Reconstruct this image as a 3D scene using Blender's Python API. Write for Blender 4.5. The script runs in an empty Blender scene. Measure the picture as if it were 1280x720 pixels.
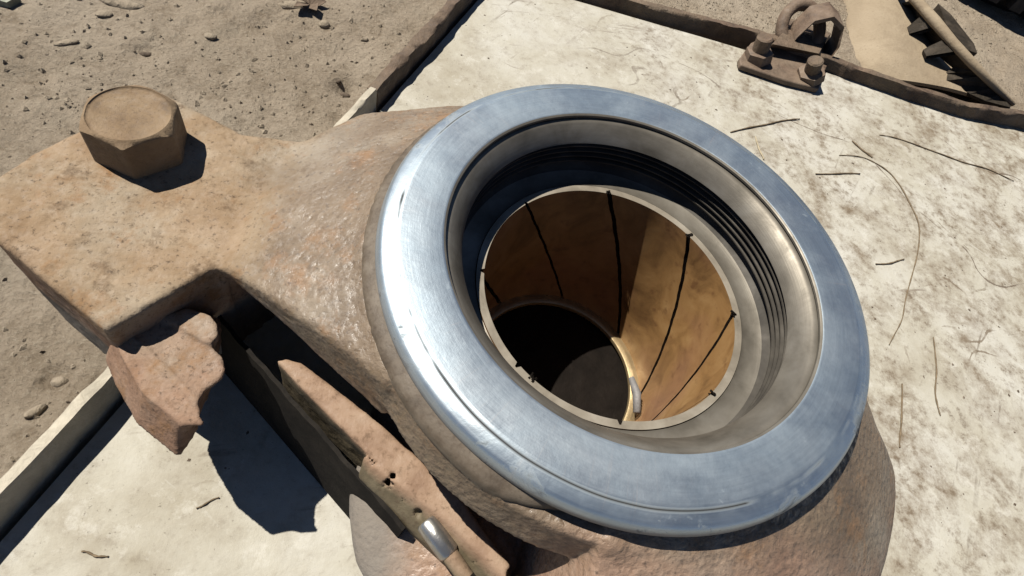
import bpy, bmesh, math, random
import numpy as np
from mathutils import Vector, Matrix
R_ = math.radians
rng = np.random.default_rng(7); random.seed(7)
S = bpy.context.scene; COL = S.collection

# ------------------------------------------------------------------ camera
H = 0.14                                   # height of the machined ring's face above the painted panel (z = 0)
FPX = 720.0                                # focal length in pixels of a 1280 wide picture
M = np.array([[0.9726721202040216, 0.0, 0.23218300234473063],
              [0.12260578994546012, -0.8492091155292744, -0.5136260296887581],
              [0.19717192206210016, 0.5280566997037225, -0.8260020308984414]])
CAM = np.array([-0.10217267, -0.14392236, 0.18547578 + H])
cd = bpy.data.cameras.new('camera'); cam = bpy.data.objects.new('camera', cd); COL.objects.link(cam)
cd.sensor_width = 36; cd.lens = 36 * FPX / 1280; cd.clip_start = 0.01; cd.clip_end = 500
ax, ay, az = M[0], -M[1], -M[2]
cam.matrix_world = Matrix(((ax[0], ay[0], az[0], CAM[0]), (ax[1], ay[1], az[1], CAM[1]),
                           (ax[2], ay[2], az[2], CAM[2]), (0, 0, 0, 1)))
S.camera = cam

# ------------------------------------------------------------------ light
SUN_AZ, SUN_EL = 150.0, 57.5               # azimuth counter-clockwise from +x
w = bpy.data.worlds.new("World"); S.world = w; w.use_nodes = True
nt = w.node_tree; sky = nt.nodes.new('ShaderNodeTexSky'); sky.sky_type = 'NISHITA'; sky.sun_disc = False
sky.sun_elevation = R_(SUN_EL); sky.sun_rotation = R_(90 - SUN_AZ); sky.altitude = 300
sky.air_density = 0.55; sky.dust_density = 0.0; sky.ozone_density = 2.0
bg = nt.nodes['Background']; nt.links.new(sky.outputs[0], bg.inputs[0]); bg.inputs[1].default_value = 0.05
sd = bpy.data.lights.new('sun', 'SUN'); so = bpy.data.objects.new('sun', sd); COL.objects.link(so)
sd.energy = 5.0; sd.angle = R_(0.5); sd.color = (1.0, 0.95, 0.86)
sv = Vector((math.cos(R_(SUN_AZ)) * math.cos(R_(SUN_EL)), math.sin(R_(SUN_AZ)) * math.cos(R_(SUN_EL)), math.sin(R_(SUN_EL))))
so.rotation_euler = sv.to_track_quat('Z', 'Y').to_euler(); so.location = sv * 3
S.view_settings.view_transform = 'Standard'; S.view_settings.look = 'None'
S.view_settings.exposure = 1.03; S.view_settings.gamma = 1.0

# ------------------------------------------------------------------ helpers
def at(px, py, z=0.0):                     # where the sight line of a measured picture point meets the height z
    d = M.T @ np.array([(px - 640) / FPX, (py - 360) / FPX, 1.0])
    return CAM + d * ((z - CAM[2]) / d[2])
def at2(px, py, z=0.0): p = at(px, py, z); return (p[0], p[1])

def tag(o, label=None, cat=None, group=None, kind=None):
    if label: o['label'] = label
    if cat: o['category'] = cat
    if group: o['group'] = group
    if kind: o['kind'] = kind
    return o
BASE = {}
def empty(name, loc):
    o = bpy.data.objects.new(name, None); COL.objects.link(o); o.location = loc; o.empty_display_size = .02
    BASE[o.name] = np.array(loc, float); return o
def mesh(name, V, F, mats, parent=None, smooth=True, base=None, fm=None, autos=None):
    V = np.asarray(V, float)
    b = BASE[parent.name] if parent else np.array(base if base is not None else (0, 0, 0), float)
    me = bpy.data.meshes.new(name)
    if isinstance(F, np.ndarray):
        n = F.shape[1]
        me.vertices.add(len(V)); me.vertices.foreach_set('co', (V - b).astype(np.float32).ravel())
        me.loops.add(F.size); me.loops.foreach_set('vertex_index', F.astype(np.int32).ravel())
        me.polygons.add(len(F)); me.polygons.foreach_set('loop_start', np.arange(0, F.size, n, dtype=np.int32))
        me.polygons.foreach_set('loop_total', np.full(len(F), n, dtype=np.int32)); me.update(calc_edges=True)
    else:
        me.from_pydata((V - b).tolist(), [], F)
    for m in (mats if isinstance(mats, (list, tuple)) else [mats]): me.materials.append(m)
    if fm is not None: me.polygons.foreach_set('material_index', np.asarray(fm, np.int32))
    bm = bmesh.new(); bm.from_mesh(me); bmesh.ops.recalc_face_normals(bm, faces=bm.faces)
    for f in bm.faces: f.smooth = smooth
    if autos:
        for e in bm.edges:
            if len(e.link_faces) == 2 and e.calc_face_angle(0) > R_(autos): e.smooth = False
    bm.to_mesh(me); bm.free(); me.update()
    o = bpy.data.objects.new(name, me); COL.objects.link(o)
    if parent: o.parent = parent; BASE[o.name] = b
    else: o.location = b; BASE[o.name] = b
    return o

class MB:                                  # collects pieces of one mesh
    def __init__(s): s.V = []; s.F = []
    def add(s, V, F):
        n = len(s.V); s.V += [tuple(map(float, v)) for v in V]; s.F += [tuple(i + n for i in f) for f in F]
    def tube(s, pts, rad, seg=10, caps=True):
        pts = [Vector(p) for p in pts]; n = len(pts)
        rad = rad if isinstance(rad, (list, tuple)) else [rad] * n
        V = []; F = []; up = None
        for i, p in enumerate(pts):
            t = (pts[min(i + 1, n - 1)] - pts[max(i - 1, 0)]).normalized()
            if up is None: up = Vector((0, 0, 1)) if abs(t.z) < .9 else Vector((1, 0, 0))
            u = t.cross(up).normalized(); v = u.cross(t); up = v
            V += [p + (u * math.cos(2 * math.pi * k / seg) + v * math.sin(2 * math.pi * k / seg)) * rad[i] for k in range(seg)]
        for i in range(n - 1):
            for k in range(seg): a = i * seg + k; b = i * seg + (k + 1) % seg; F.append((a, b, b + seg, a + seg))
        if caps: F.append(tuple(range(seg))[::-1]); F.append(tuple(range((n - 1) * seg, n * seg)))
        s.add(V, F)
    def prism(s, poly, z0, z1, poly2=None):
        poly2 = poly2 or poly; n = len(poly)
        V = [(p[0], p[1], z0) for p in poly] + [(p[0], p[1], z1) for p in poly2]
        s.add(V, [tuple(range(n))[::-1], tuple(range(n, 2 * n))] + [(i, (i + 1) % n, n + (i + 1) % n, n + i) for i in range(n)])
    def build(s, name, mat, parent=None, **k): return mesh(name, s.V, s.F, mat, parent, **k)

def lathe(prof, seg, z0=0.0, closed=True, c=(0, 0)):
    n = len(prof); a = np.arange(seg) * 2 * math.pi / seg
    V = np.array([[c[0] + r * math.cos(t), c[1] + r * math.sin(t), z + z0] for t in a for r, z in prof])
    F = []
    for i in range(seg):
        j = (i + 1) % seg
        for k in range(n if closed else n - 1):
            l = (k + 1) % n; F.append((i * n + k, j * n + k, j * n + l, i * n + l))
    return V, np.array(F)

def hash3(i, j, k, seed):
    h = (i.astype(np.int64) * 374761393 + j.astype(np.int64) * 668265263 + k.astype(np.int64) * 2147483647 + seed * 974711) & 0x7fffffff
    h = ((h ^ (h >> 13)) * 1274126177) & 0x7fffffff
    return ((h ^ (h >> 16)) & 0xffff) / 65535.0
def vnoise(x, y, z, sc, seed=1):           # value noise in 3-D, 0..1
    x, y, z = np.broadcast_arrays(np.asarray(x, float) * sc, np.asarray(y, float) * sc, np.asarray(z, float) * sc)
    i, j, k = np.floor(x), np.floor(y), np.floor(z); u, v, t = x - i, y - j, z - k
    u, v, t = [q * q * (3 - 2 * q) for q in (u, v, t)]
    r = 0
    for a in (0, 1):
        for b in (0, 1):
            for c in (0, 1):
                r = r + hash3(i + a, j + b, k + c, seed) * (u if a else 1 - u) * (v if b else 1 - v) * (t if c else 1 - t)
    return r
def fbm(x, y, z, sc, seed=1, oc=4):
    r = 0; a = .5
    for o in range(oc): r = r + a * (vnoise(x, y, z, sc * 2 ** o, seed + o) - .5); a *= .5
    return r * 2

def poly_sd(X, Y, P):                      # signed distance to a polygon in plan
    P = np.array(P, float); d = np.full(X.shape, 1e9); s = np.ones(X.shape)
    for i in range(len(P)):
        a, b = P[i], P[i - 1]; e = b - a; wx, wy = X - a[0], Y - a[1]
        t = np.clip((wx * e[0] + wy * e[1]) / (e @ e), 0, 1)
        d = np.minimum(d, (wx - e[0] * t) ** 2 + (wy - e[1] * t) ** 2)
        c1 = Y >= a[1]; c2 = Y < b[1]; c3 = e[0] * wy > e[1] * wx
        s = np.where((c1 & c2 & c3) | (~c1 & ~c2 & ~c3), -s, s)
    return s * np.sqrt(d)
def smin(a, b, k):
    h = np.clip(.5 + .5 * (b - a) / k, 0, 1); return b * (1 - h) + a * h - k * h * (1 - h)
def smax(a, b, k): return -smin(-a, -b, k)
def sstep(a, b, x): t = np.clip((x - a) / (b - a), 0, 1); return t * t * (3 - 2 * t)

def surface_nets(F, o, h):
    s = F < 0
    C = [(a, b, c) for a in (0, 1) for b in (0, 1) for c in (0, 1)]
    n = [q - 1 for q in F.shape]
    sub = lambda A, c: A[c[0]:c[0] + n[0], c[1]:c[1] + n[1], c[2]:c[2] + n[2]]
    cnt = sum(sub(s, c).astype(np.int8) for c in C)
    act = np.argwhere((cnt > 0) & (cnt < 8))
    val = np.stack([F[act[:, 0] + c[0], act[:, 1] + c[1], act[:, 2] + c[2]] for c in C], 1)
    pos = np.zeros((len(act), 3)); num = np.zeros(len(act))
    for i in range(8):
        for j in range(i + 1, 8):
            ci, cj = np.array(C[i]), np.array(C[j])
            if abs(ci - cj).sum() != 1: continue
            x = (val[:, i] < 0) != (val[:, j] < 0)
            t = np.where(x, val[:, i] / np.where(x, val[:, i] - val[:, j], 1), 0)
            pos += np.where(x[:, None], ci + (cj - ci) * t[:, None], 0); num += x
    V = (act + pos / num[:, None]) * h + np.array(o)
    idx = np.full(n, -1, np.int64); idx[act[:, 0], act[:, 1], act[:, 2]] = np.arange(len(act))
    Q = []
    for axn in range(3):
        sl0 = [slice(None)] * 3; sl1 = [slice(None)] * 3; sl0[axn] = slice(0, -1); sl1[axn] = slice(1, None)
        e = np.argwhere(s[tuple(sl0)] != s[tuple(sl1)])
        b, c = [q for q in range(3) if q != axn]
        e = e[(e[:, b] > 0) & (e[:, c] > 0) & (e[:, b] < n[b]) & (e[:, c] < n[c])]
        def g(db, dc):
            q = e.copy(); q[:, b] += db; q[:, c] += dc; return idx[q[:, 0], q[:, 1], q[:, 2]]
        Q.append(np.stack([g(-1, -1), g(0, -1), g(0, 0), g(-1, 0)], 1))
    Q = np.concatenate(Q); Q = Q[(Q >= 0).all(1)]
    return V, Q
def grid3(x0, x1, y0, y1, z0, z1, h):
    return np.meshgrid(np.arange(x0, x1, h), np.arange(y0, y1, h), np.arange(z0, z1, h), indexing='ij')

# ------------------------------------------------------------------ materials
ALB = 0.50                                 # darkens every base colour to cut bounce light in shadows; exposure makes up
class NT:
    def __init__(s, name):
        s.m = bpy.data.materials.new(name); s.m.use_nodes = True; s.t = s.m.node_tree
        s.b = s.t.nodes['Principled BSDF']; s.tc = s.t.nodes.new('ShaderNodeTexCoord'); s.co = s.tc.outputs['Object']
    def L(s, a, b): s.t.links.new(a, b)
    def map(s, scale=(1, 1, 1), rot=(0, 0, 0), loc=(0, 0, 0), src=None):
        n = s.t.nodes.new('ShaderNodeMapping'); n.inputs['Scale'].default_value = scale
        n.inputs['Rotation'].default_value = rot; n.inputs['Location'].default_value = loc
        s.L(src or s.co, n.inputs[0]); return n.outputs[0]
    def noise(s, scale, detail=4, rough=.55, dist=0, src=None):
        n = s.t.nodes.new('ShaderNodeTexNoise'); n.inputs['Scale'].default_value = scale
        n.inputs['Detail'].default_value = detail; n.inputs['Roughness'].default_value = rough
        n.inputs['Distortion'].default_value = dist; s.L(src or s.co, n.inputs['Vector']); return n.outputs[0]
    def voro(s, scale, feature='F1', src=None, rand=1.0):
        n = s.t.nodes.new('ShaderNodeTexVoronoi'); n.feature = feature; n.inputs['Scale'].default_value = scale
        n.inputs['Randomness'].default_value = rand
        s.L(src or s.co, n.inputs['Vector']); return n.outputs[0]
    def ramp(s, f, stops, interp='LINEAR'):
        n = s.t.nodes.new('ShaderNodeValToRGB'); n.color_ramp.interpolation = interp; e = n.color_ramp.elements
        for i, (p, c) in enumerate(stops):
            q = e[i] if i < 2 else e.new(p); q.position = p
            q.color = (*c, 1) if isinstance(c, tuple) else (c, c, c, 1)
        s.L(f, n.inputs[0]); return n.outputs[0]
    def mix(s, f, a, b, mode='MIX'):
        n = s.t.nodes.new('ShaderNodeMix'); n.data_type = 'RGBA'; n.blend_type = mode
        for v, i in ((f, 0), (a, 6), (b, 7)):
            if isinstance(v, (int, float)): n.inputs[i].default_value = v
            elif isinstance(v, tuple): n.inputs[i].default_value = (*v, 1)
            else: s.L(v, n.inputs[i])
        return n.outputs[2]
    def math(s, op, a, b=0.0, c=None):
        n = s.t.nodes.new('ShaderNodeMath'); n.operation = op
        for i, v in enumerate((a, b) if c is None else (a, b, c)):
            if isinstance(v, (int, float)): n.inputs[i].default_value = v
            else: s.L(v, n.inputs[i])
        return n.outputs[0]
    def sep(s, src=None):
        n = s.t.nodes.new('ShaderNodeSeparateXYZ'); s.L(src or s.co, n.inputs[0]); return n.outputs
    def comb(s, x, y, z):
        n = s.t.nodes.new('ShaderNodeCombineXYZ')
        for i, v in enumerate((x, y, z)):
            if isinstance(v, (int, float)): n.inputs[i].default_value = v
            else: s.L(v, n.inputs[i])
        return n.outputs[0]
    def polar(s):
        x, y, z = s.sep(); r = s.math('SQRT', s.math('ADD', s.math('MULTIPLY', x, x), s.math('MULTIPLY', y, y)))
        return r, s.math('ARCTAN2', y, x), z
    def bump(s, h, strength=.5, dist=.001, prev=None):
        n = s.t.nodes.new('ShaderNodeBump'); n.inputs['Strength'].default_value = strength
        n.inputs['Distance'].default_value = dist; s.L(h, n.inputs['Height'])
        if prev: s.L(prev, n.inputs['Normal'])
        return n.outputs[0]
    def out(s, col=None, rough=None, metal=None, nrm=None, spec=None):
        if isinstance(col, tuple): col = tuple(c * ALB for c in col)
        elif col is not None: col = s.mix(1.0, col, (ALB, ALB, ALB), 'MULTIPLY')
        for v, k in ((col, 'Base Color'), (rough, 'Roughness'), (metal, 'Metallic'), (spec, 'Specular IOR Level')):
            if v is None: continue
            if isinstance(v, (int, float)): s.b.inputs[k].default_value = v
            elif isinstance(v, tuple): s.b.inputs[k].default_value = (*v, 1)
            else: s.L(v, s.b.inputs[k])
        if nrm: s.L(nrm, s.b.inputs['Normal'])
        return s.m

def rust(name, dark, mid, light, scale=40, bump=.6, bd=.0012, pit=260, rough=(.55, .9), dust=None, dustamt=.5, spec=.3):
    n = NT(name)
    a = n.noise(scale, 8, .62, .3); b = n.noise(pit, 6, .65); c = n.noise(scale * .35, 3)
    col = n.ramp(a, [(.3, dark), (.5, mid), (.72, light)])
    col = n.mix(n.ramp(b, [(.42, .0), (.7, .35)]), col, light)
    col = n.mix(n.ramp(n.noise(pit * 2.2, 3), [(.55, 0.0), (.72, .55)]), col, dark)
    if dust: col = n.mix(n.math('MULTIPLY', n.ramp(c, [(.36, 0.0), (.62, 1.0)]), dustamt), col, dust)
    nr = n.bump(b, bump, bd); nr = n.bump(a, bump * .6, bd * 3, nr)
    return n.out(col, n.ramp(b, [(.35, rough[0]), (.65, rough[1])]), 0.0, nr, spec)

m_cast = None
def make_cast():
    n = NT('rusty_cast_iron')
    x, y, z = n.sep()
    a = n.noise(30, 9, .66, .3); b = n.noise(300, 5, .6); c = n.noise(12, 5, .62); v = n.voro(300); e = n.noise(75, 6, .7)
    r, th, _ = n.polar()
    flat = n.ramp(n.math('SUBTRACT', r, n.math('MULTIPLY', n.math('SUBTRACT', c, .5), .06)), [(.150, 0.0), (.180, 1.0)])   # dusty outer end
    tan = n.ramp(a, [(.30, (.25, .165, .09)), (.48, (.345, .248, .152)), (.62, (.41, .31, .205)), (.74, (.46, .37, .265))])
    brown = n.ramp(a, [(.30, (.14, .095, .058)), (.5, (.22, .157, .10)), (.74, (.30, .225, .152))])
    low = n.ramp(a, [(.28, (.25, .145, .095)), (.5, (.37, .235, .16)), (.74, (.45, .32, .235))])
    col = n.mix(flat, brown, tan)
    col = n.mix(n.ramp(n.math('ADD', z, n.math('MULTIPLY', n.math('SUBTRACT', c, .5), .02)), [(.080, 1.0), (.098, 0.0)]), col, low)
    col = n.mix(n.ramp(c, [(.52, 0.0), (.70, .6)]), col, (.43, .385, .31))
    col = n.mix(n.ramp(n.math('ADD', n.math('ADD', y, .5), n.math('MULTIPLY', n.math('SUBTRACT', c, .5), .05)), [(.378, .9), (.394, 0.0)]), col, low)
    col = n.mix(n.ramp(n.noise(46, 6, .72), [(.53, 0.0), (.68, .75)]), col, (.29, .15, .06))
    col = n.mix(n.ramp(e, [(.56, 0.0), (.70, .7)]), col, (.12, .078, .05))
    col = n.mix(n.ramp(n.noise(480, 4, .65), [(.57, 0.0), (.70, .7)]), col, (.075, .05, .034))
    gy = n.math('MULTIPLY', n.ramp(n.math('ADD', x, n.math('ADD', .5, n.math('MULTIPLY', n.math('SUBTRACT', c, .5), .04))), [(.405, 1.0), (.425, 0.0)]), n.ramp(z, [(.055, 1.0), (.062, 0.0)]))
    col = n.mix(n.math('MULTIPLY', gy, .9), col, n.ramp(a, [(.3, (.17, .15, .125)), (.7, (.27, .245, .21))]))
    rg = n.math('ADD', n.ramp(b, [(.38, .36), (.58, .80)]), n.math('MAXIMUM', n.math('MULTIPLY', flat, .22), n.math('MULTIPLY', gy, .5)))
    hh = n.math('ADD', n.math('MULTIPLY', b, .8), n.math('MULTIPLY', n.ramp(v, [(0.0, 0.0), (.55, 1.0)]), .5))
    smooth = n.ramp(flat, [(0.0, .60), (1.0, .30)])
    bn = n.t.nodes.new('ShaderNodeBump'); bn.inputs['Distance'].default_value = .0010
    n.L(smooth, bn.inputs['Strength']); n.L(hh, bn.inputs['Height'])
    nr = n.bump(e, .45, .0018, bn.outputs[0]); nr = n.bump(a, .3, .003, nr)
    return n.out(col, rg, 0.0, nr, n.ramp(flat, [(0.0, .55), (1.0, .15)]))

def make_ring():
    n = NT('machined_steel')
    r, th, z = n.polar()
    circ = n.noise(1.0, 4, .75, 0, n.comb(n.math('MULTIPLY', r, 900), n.math('MULTIPLY', th, 3.0), n.math('MULTIPLY', z, 900)))
    radial = n.noise(1.0, 3, .6, 0, n.comb(n.math('MULTIPLY', r, 14), n.math('MULTIPLY', th, 75), 0.0))
    smudge = n.noise(26, 7, .66, .4); fine = n.noise(160, 6, .68); big = n.noise(9, 3, .5)
    face = n.ramp(z, [(H - .009, 0.0), (H - .004, 1.0)])
    col = n.ramp(smudge, [(.3, (.62, .745, .835)), (.5, (.72, .83, .905)), (.7, (.82, .90, .955))])
    col = n.mix(n.ramp(circ, [(.40, .30), (.62, 0.0)]), col, (.42, .50, .57))
    rub = n.math('MULTIPLY', n.ramp(radial, [(.60, 0.0), (.69, 1.0)]), n.ramp(smudge, [(.46, 0.0), (.58, .85)]))
    col = n.mix(rub, col, (.86, .87, .88))
    # dark score line round the edge of the flat, broken up
    off = n.math('ABSOLUTE', n.math('SUBTRACT', n.math('ADD', r, n.math('MULTIPLY', n.math('SUBTRACT', big, .5), .004)), .1048))
    score = n.math('MAXIMUM', n.math('SUBTRACT', 1.0, n.math('MULTIPLY', off, 900.0)), 0.0)
    score = n.math('MULTIPLY', score, n.ramp(n.noise(12, 4, .6), [(.42, 0.0), (.50, 1.0)]))
    nick = n.math('MULTIPLY', n.ramp(fine, [(.66, 0.0), (.70, 1.0)]), n.ramp(r, [(.100, .12), (.106, .9)]))
    grime = n.math('MULTIPLY', n.ramp(n.noise(40, 7, .72, .4), [(.55, 0.0), (.62, .95)]), n.ramp(r, [(.1060, 0.0), (.1095, 1.0)]))
    grime = n.math('MAXIMUM', n.math('MAXIMUM', n.math('MULTIPLY', grime, .75), score), n.math('MULTIPLY', nick, .8))
    film = n.math('MULTIPLY', n.ramp(n.noise(15, 6, .7, .3), [(.44, 0.05), (.68, .45)]), 1.0)
    col = n.mix(film, col, (.50, .56, .60))
    col = n.mix(grime, col, (.030, .026, .022))
    side = n.ramp(fine, [(.3, (.10, .08, .065)), (.6, (.19, .155, .12)), (.8, (.28, .24, .195))])
    col = n.mix(face, side, col)
    metal = n.math('SUBTRACT', n.ramp(face, [(0.0, .25), (1.0, .95)]), n.math('MULTIPLY', grime, .7))
    metal = n.math('SUBTRACT', metal, n.math('MULTIPLY', film, .35))
    rough = n.math('ADD', n.ramp(smudge, [(.3, .40), (.7, .32)]), n.ramp(face, [(0.0, .25), (1.0, 0.0)]))
    rough = n.math('ADD', rough, n.math('ADD', n.math('MULTIPLY', fine, .08), n.math('MULTIPLY', film, .22)))
    nr = n.bump(circ, .10, .0004); nr = n.bump(fine, .10, .0008, nr); nr = n.bump(smudge, .08, .003, nr)
    return n.out(col, n.math('ADD', rough, n.math('MULTIPLY', grime, .4)), metal, nr, n.ramp(grime, [(0.0, .5), (1.0, .05)]))

def make_bore(name, c0, c1, c2, metal=.75, rough=.38):
    n = NT(name); r, th, z = n.polar()
    circ = n.noise(1.0, 3, .7, 0, n.comb(n.math('MULTIPLY', r, 1200), n.math('MULTIPLY', th, 1.5), n.math('MULTIPLY', z, 1200)))
    sm = n.noise(45, 6, .62, .5); st = n.noise(1.0, 4, .6, .3, n.comb(n.math('MULTIPLY', r, 60), n.math('MULTIPLY', th, 3.0), n.math('MULTIPLY', z, 90)))
    col = n.ramp(n.math('ADD', n.math('MULTIPLY', sm, .5), n.math('MULTIPLY', st, .5)), [(.34, c0), (.5, c1), (.66, c2)])
    nr = n.bump(circ, .08, .0005); nr = n.bump(sm, .15, .001, nr)
    return n.out(col, n.ramp(sm, [(.3, rough + .18), (.7, rough)]), metal, nr, .2)

def make_bronze():
    n = NT('oily_bronze'); r, th, z = n.polar()
    a = n.noise(42, 7, .6, .8); b = n.noise(16, 3, .5)
    col = n.ramp(a, [(.28, (.15, .075, .025)), (.5, (.345, .19, .072)), (.72, (.46, .28, .12))])
    col = n.mix(n.ramp(b, [(.45, 0.0), (.65, .6)]), col, (.34, .17, .10))
    col = n.mix(n.ramp(n.noise(130, 4), [(.6, 0.0), (.72, .6)]), col, (.14, .06, .025))
    nr = n.bump(a, .2, .0012)
    return n.out(col, n.ramp(a, [(.3, .5), (.7, .36)]), 0.0, nr)

def make_panel():
    n = NT('scuffed_white_paint')
    x, y, z = n.sep()
    a = n.noise(8, 8, .68, .2); b = n.noise(34, 9, .76, .2); c = n.noise(150, 6, .72); f = n.noise(420, 4, .7); big = n.noise(5, 6, .62, .5)
    col = n.ramp(a, [(.32, (.42, .375, .285)), (.48, (.55, .515, .425)), (.66, (.645, .62, .55))])
    area = n.ramp(n.math('ADD', x, n.math('ADD', n.math('MULTIPLY', n.math('SUBTRACT', a, .5), .35), n.math('MULTIPLY', y, -.25))), [(.08, .04), (.30, 1.0)])
    grain = n.math('ADD', n.math('MULTIPLY', b, .6), n.math('MULTIPLY', c, .4))
    smear = n.noise(26, 6, .66, .6, n.map((1.0, .8, 1), src=n.map((1, 1, 1), (0, 0, -.25))))
    st = n.ramp(n.math('ADD', n.math('MULTIPLY', grain, .62), n.math('MULTIPLY', smear, .38)), [(.46, 0.0), (.63, 1.0)])
    st = n.math('MULTIPLY', st, n.math('ADD', n.math('MULTIPLY', n.math('MULTIPLY', area, n.ramp(big, [(.40, .15), (.56, 1.0)])), 1.05), .24))
    col = n.mix(st, col, (.235, .18, .12))
    st2 = n.math('MULTIPLY', n.ramp(c, [(.52, 0.0), (.64, 1.0)]), n.ramp(b, [(.44, 0.0), (.60, 1.0)]))
    col = n.mix(n.math('MULTIPLY', st2, n.math('ADD', n.math('MULTIPLY', area, .5), .28)), col, (.19, .145, .10))
    pale = n.ramp(n.noise(60, 7, .74), [(.55, 0.0), (.66, .5)])
    col = n.mix(pale, col, (.72, .69, .61))
    for rot, lo, k, am in ((.6, .62, (.17, .13, .09), .6), (2.2, .62, (.70, .68, .61), .6), (1.4, .62, (.19, .14, .10), .6)):
        s1 = n.noise(90, 4, .6, .25, n.map((1.6, .12, 1), src=n.map((1, 1, 1), (0, 0, rot))))
        msk = n.ramp(n.noise(6 + 3 * rot, 6, .7), [(.52, 0.0), (.60, 1.0)])
        col = n.mix(n.math('MULTIPLY', n.math('MULTIPLY', n.ramp(s1, [(lo, 0.0), (lo + .06, 1.0)]), msk), am), col, k)
    # long thin curved scratches: level lines of slow noise fields, broken up
    for sc_, wd_, k, lo in ((4.5, .0026, (.2, .15, .1), .52), (3.2, .0022, (.14, .10, .07), .48)):
        ln = n.math('LESS_THAN', n.math('ABSOLUTE', n.math('SUBTRACT', n.noise(sc_, 3, .45, .4, n.map((1, 1, 1), loc=(sc_, 2 * sc_, 0))), .5)), n.math('MULTIPLY', n.ramp(c, [(.3, .2), (.7, 1.0)]), wd_))
        col = n.mix(n.math('MULTIPLY', n.math('MULTIPLY', ln, n.ramp(n.noise(9 + sc_, 5, .65), [(lo, 0.0), (lo + .08, .8)])), n.ramp(area, [(0.0, .45), (1.0, 1.0)])), col, k)
    sp = n.math('MULTIPLY', n.ramp(f, [(.65, 0.0), (.69, 1.0)]), n.ramp(b, [(.4, .2), (.6, 1.0)]))
    col = n.mix(n.math('MULTIPLY', sp, .75), col, (.10, .075, .05))
    nr = n.bump(b, .4, .0022); nr = n.bump(c, .3, .0009, nr)
    return n.out(col, n.ramp(b, [(.3, .6), (.7, .85)]), 0.0, nr, .25)

def make_dirt():
    n = NT('dry_dirt')
    a = n.noise(6, 9, .68, .3); b = n.noise(55, 9, .74); c = n.noise(380, 6, .72); v = n.voro(240); e = n.noise(18, 6, .7)
    col = n.ramp(a, [(.3, (.345, .275, .198)), (.5, (.44, .362, .272)), (.7, (.515, .435, .335))])
    col = n.mix(n.ramp(b, [(.34, .6), (.50, 0.0)]), col, (.22, .165, .11))
    col = n.mix(n.ramp(e, [(.52, 0.0), (.68, .5)]), col, (.42, .36, .275))
    col = n.mix(n.ramp(c, [(.53, 0.0), (.68, .7)]), col, (.55, .475, .365))
    col = n.mix(n.ramp(c, [(.30, .6), (.42, 0.0)]), col, (.14, .105, .07))
    nr = n.bump(c, .9, .0022); nr = n.bump(b, .9, .006, nr); nr = n.bump(v, .35, .002, nr)
    return n.out(col, .95, 0.0, nr, .1)

def plain(name, col, rough=.6, metal=0.0, sc=80, var=.35, bump=.3, bd=.001, spec=.4):
    n = NT(name); a = n.noise(sc, 6, .62, .3); b = n.noise(sc * 5, 4, .6)
    d = tuple(c * (1 - var) for c in col); l = tuple(min(1, c * (1 + var)) for c in col)
    c = n.ramp(a, [(.3, d), (.5, col), (.7, l)])
    nr = n.bump(b, bump, bd); nr = n.bump(a, bump, bd * 2, nr)
    return n.out(c, n.ramp(a, [(.3, min(1, rough + .12)), (.7, rough - .08)]), metal, nr, spec)

m_cast = make_cast(); m_ring = make_ring(); m_bronze = make_bronze(); m_panel = make_panel(); m_dirt = make_dirt()
m_bore = make_bore('bored_steel', (.13, .115, .092), (.235, .21, .172), (.34, .31, .26), .5)
m_wall = make_bore('shaded_bore_wall', (.03, .026, .022), (.075, .066, .054), (.14, .125, .105), 0.0, .6)  # darker than the other bore steel: the undercut's shade is in the colour
m_should = rust('turned_rusty_shoulder', (.075, .055, .038), (.145, .112, .08), (.23, .19, .145), 60, .25, .0008, 300, rough=(.4, .7))
m_lip = make_bore('bright_bush_edge', (.20, .17, .13), (.35, .305, .24), (.50, .45, .37), .25, .5)
m_bolt = rust('rusty_bolt', (.11, .068, .038), (.24, .158, .088), (.35, .25, .155), 60, .5, .0010, 380, dust=(.40, .30, .19), dustamt=.45, spec=.2)
def make_lever():
    n = NT('rusty_lever'); x, y, z = n.sep(); a = n.noise(42, 7, .65); b = n.noise(260, 5, .65)
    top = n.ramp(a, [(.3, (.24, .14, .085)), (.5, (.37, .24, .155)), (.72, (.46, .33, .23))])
    side = n.ramp(a, [(.3, (.10, .078, .045)), (.5, (.17, .135, .082)), (.72, (.25, .205, .13))])  # oily olive-brown side, with the slope's grazing shade painted in
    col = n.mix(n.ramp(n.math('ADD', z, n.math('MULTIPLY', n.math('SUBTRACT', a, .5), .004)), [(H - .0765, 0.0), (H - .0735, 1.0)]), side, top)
    col = n.mix(n.ramp(b, [(.56, 0.0), (.7, .6)]), col, (.10, .06, .035))
    return n.out(col, n.ramp(b, [(.35, .55), (.65, .85)]), 0.0, n.bump(b, .4, .001, n.bump(a, .3, .003)), .3)
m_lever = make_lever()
m_web = rust('shade_black_iron', (.012, .011, .010), (.022, .019, .016), (.04, .034, .028), 60, .2, rough=(.85, .95), spec=.08)  # near-black stands in for the shade on the web plate's face
m_grease_shade = plain('old_grease_and_shade', (.010, .007, .005), .75, spec=.08)  # grease in the grooves; its black also paints shade on the bore floor
m_steel = plain('bright_pin_steel', (.62, .60, .56), .3, .9, 120, .2, .1)
m_brass = plain('brass', (.66, .50, .28), .35, .7, 90, .25, .1)
m_rimr = rust('rusty_rim', (.06, .04, .028), (.13, .085, .055), (.24, .165, .11), 55, .8, .002, 240, dust=(.30, .235, .16), dustamt=.35)
m_rimw = plain('chipped_white_rim_paint', (.55, .49, .38), .7, 0, 60, .25, .5, .0015)
m_brk = rust('rusty_bracket', (.07, .045, .03), (.16, .105, .07), (.26, .185, .13), 60, .5, .0015, 260, dust=(.36, .29, .21), dustamt=.3)
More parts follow.
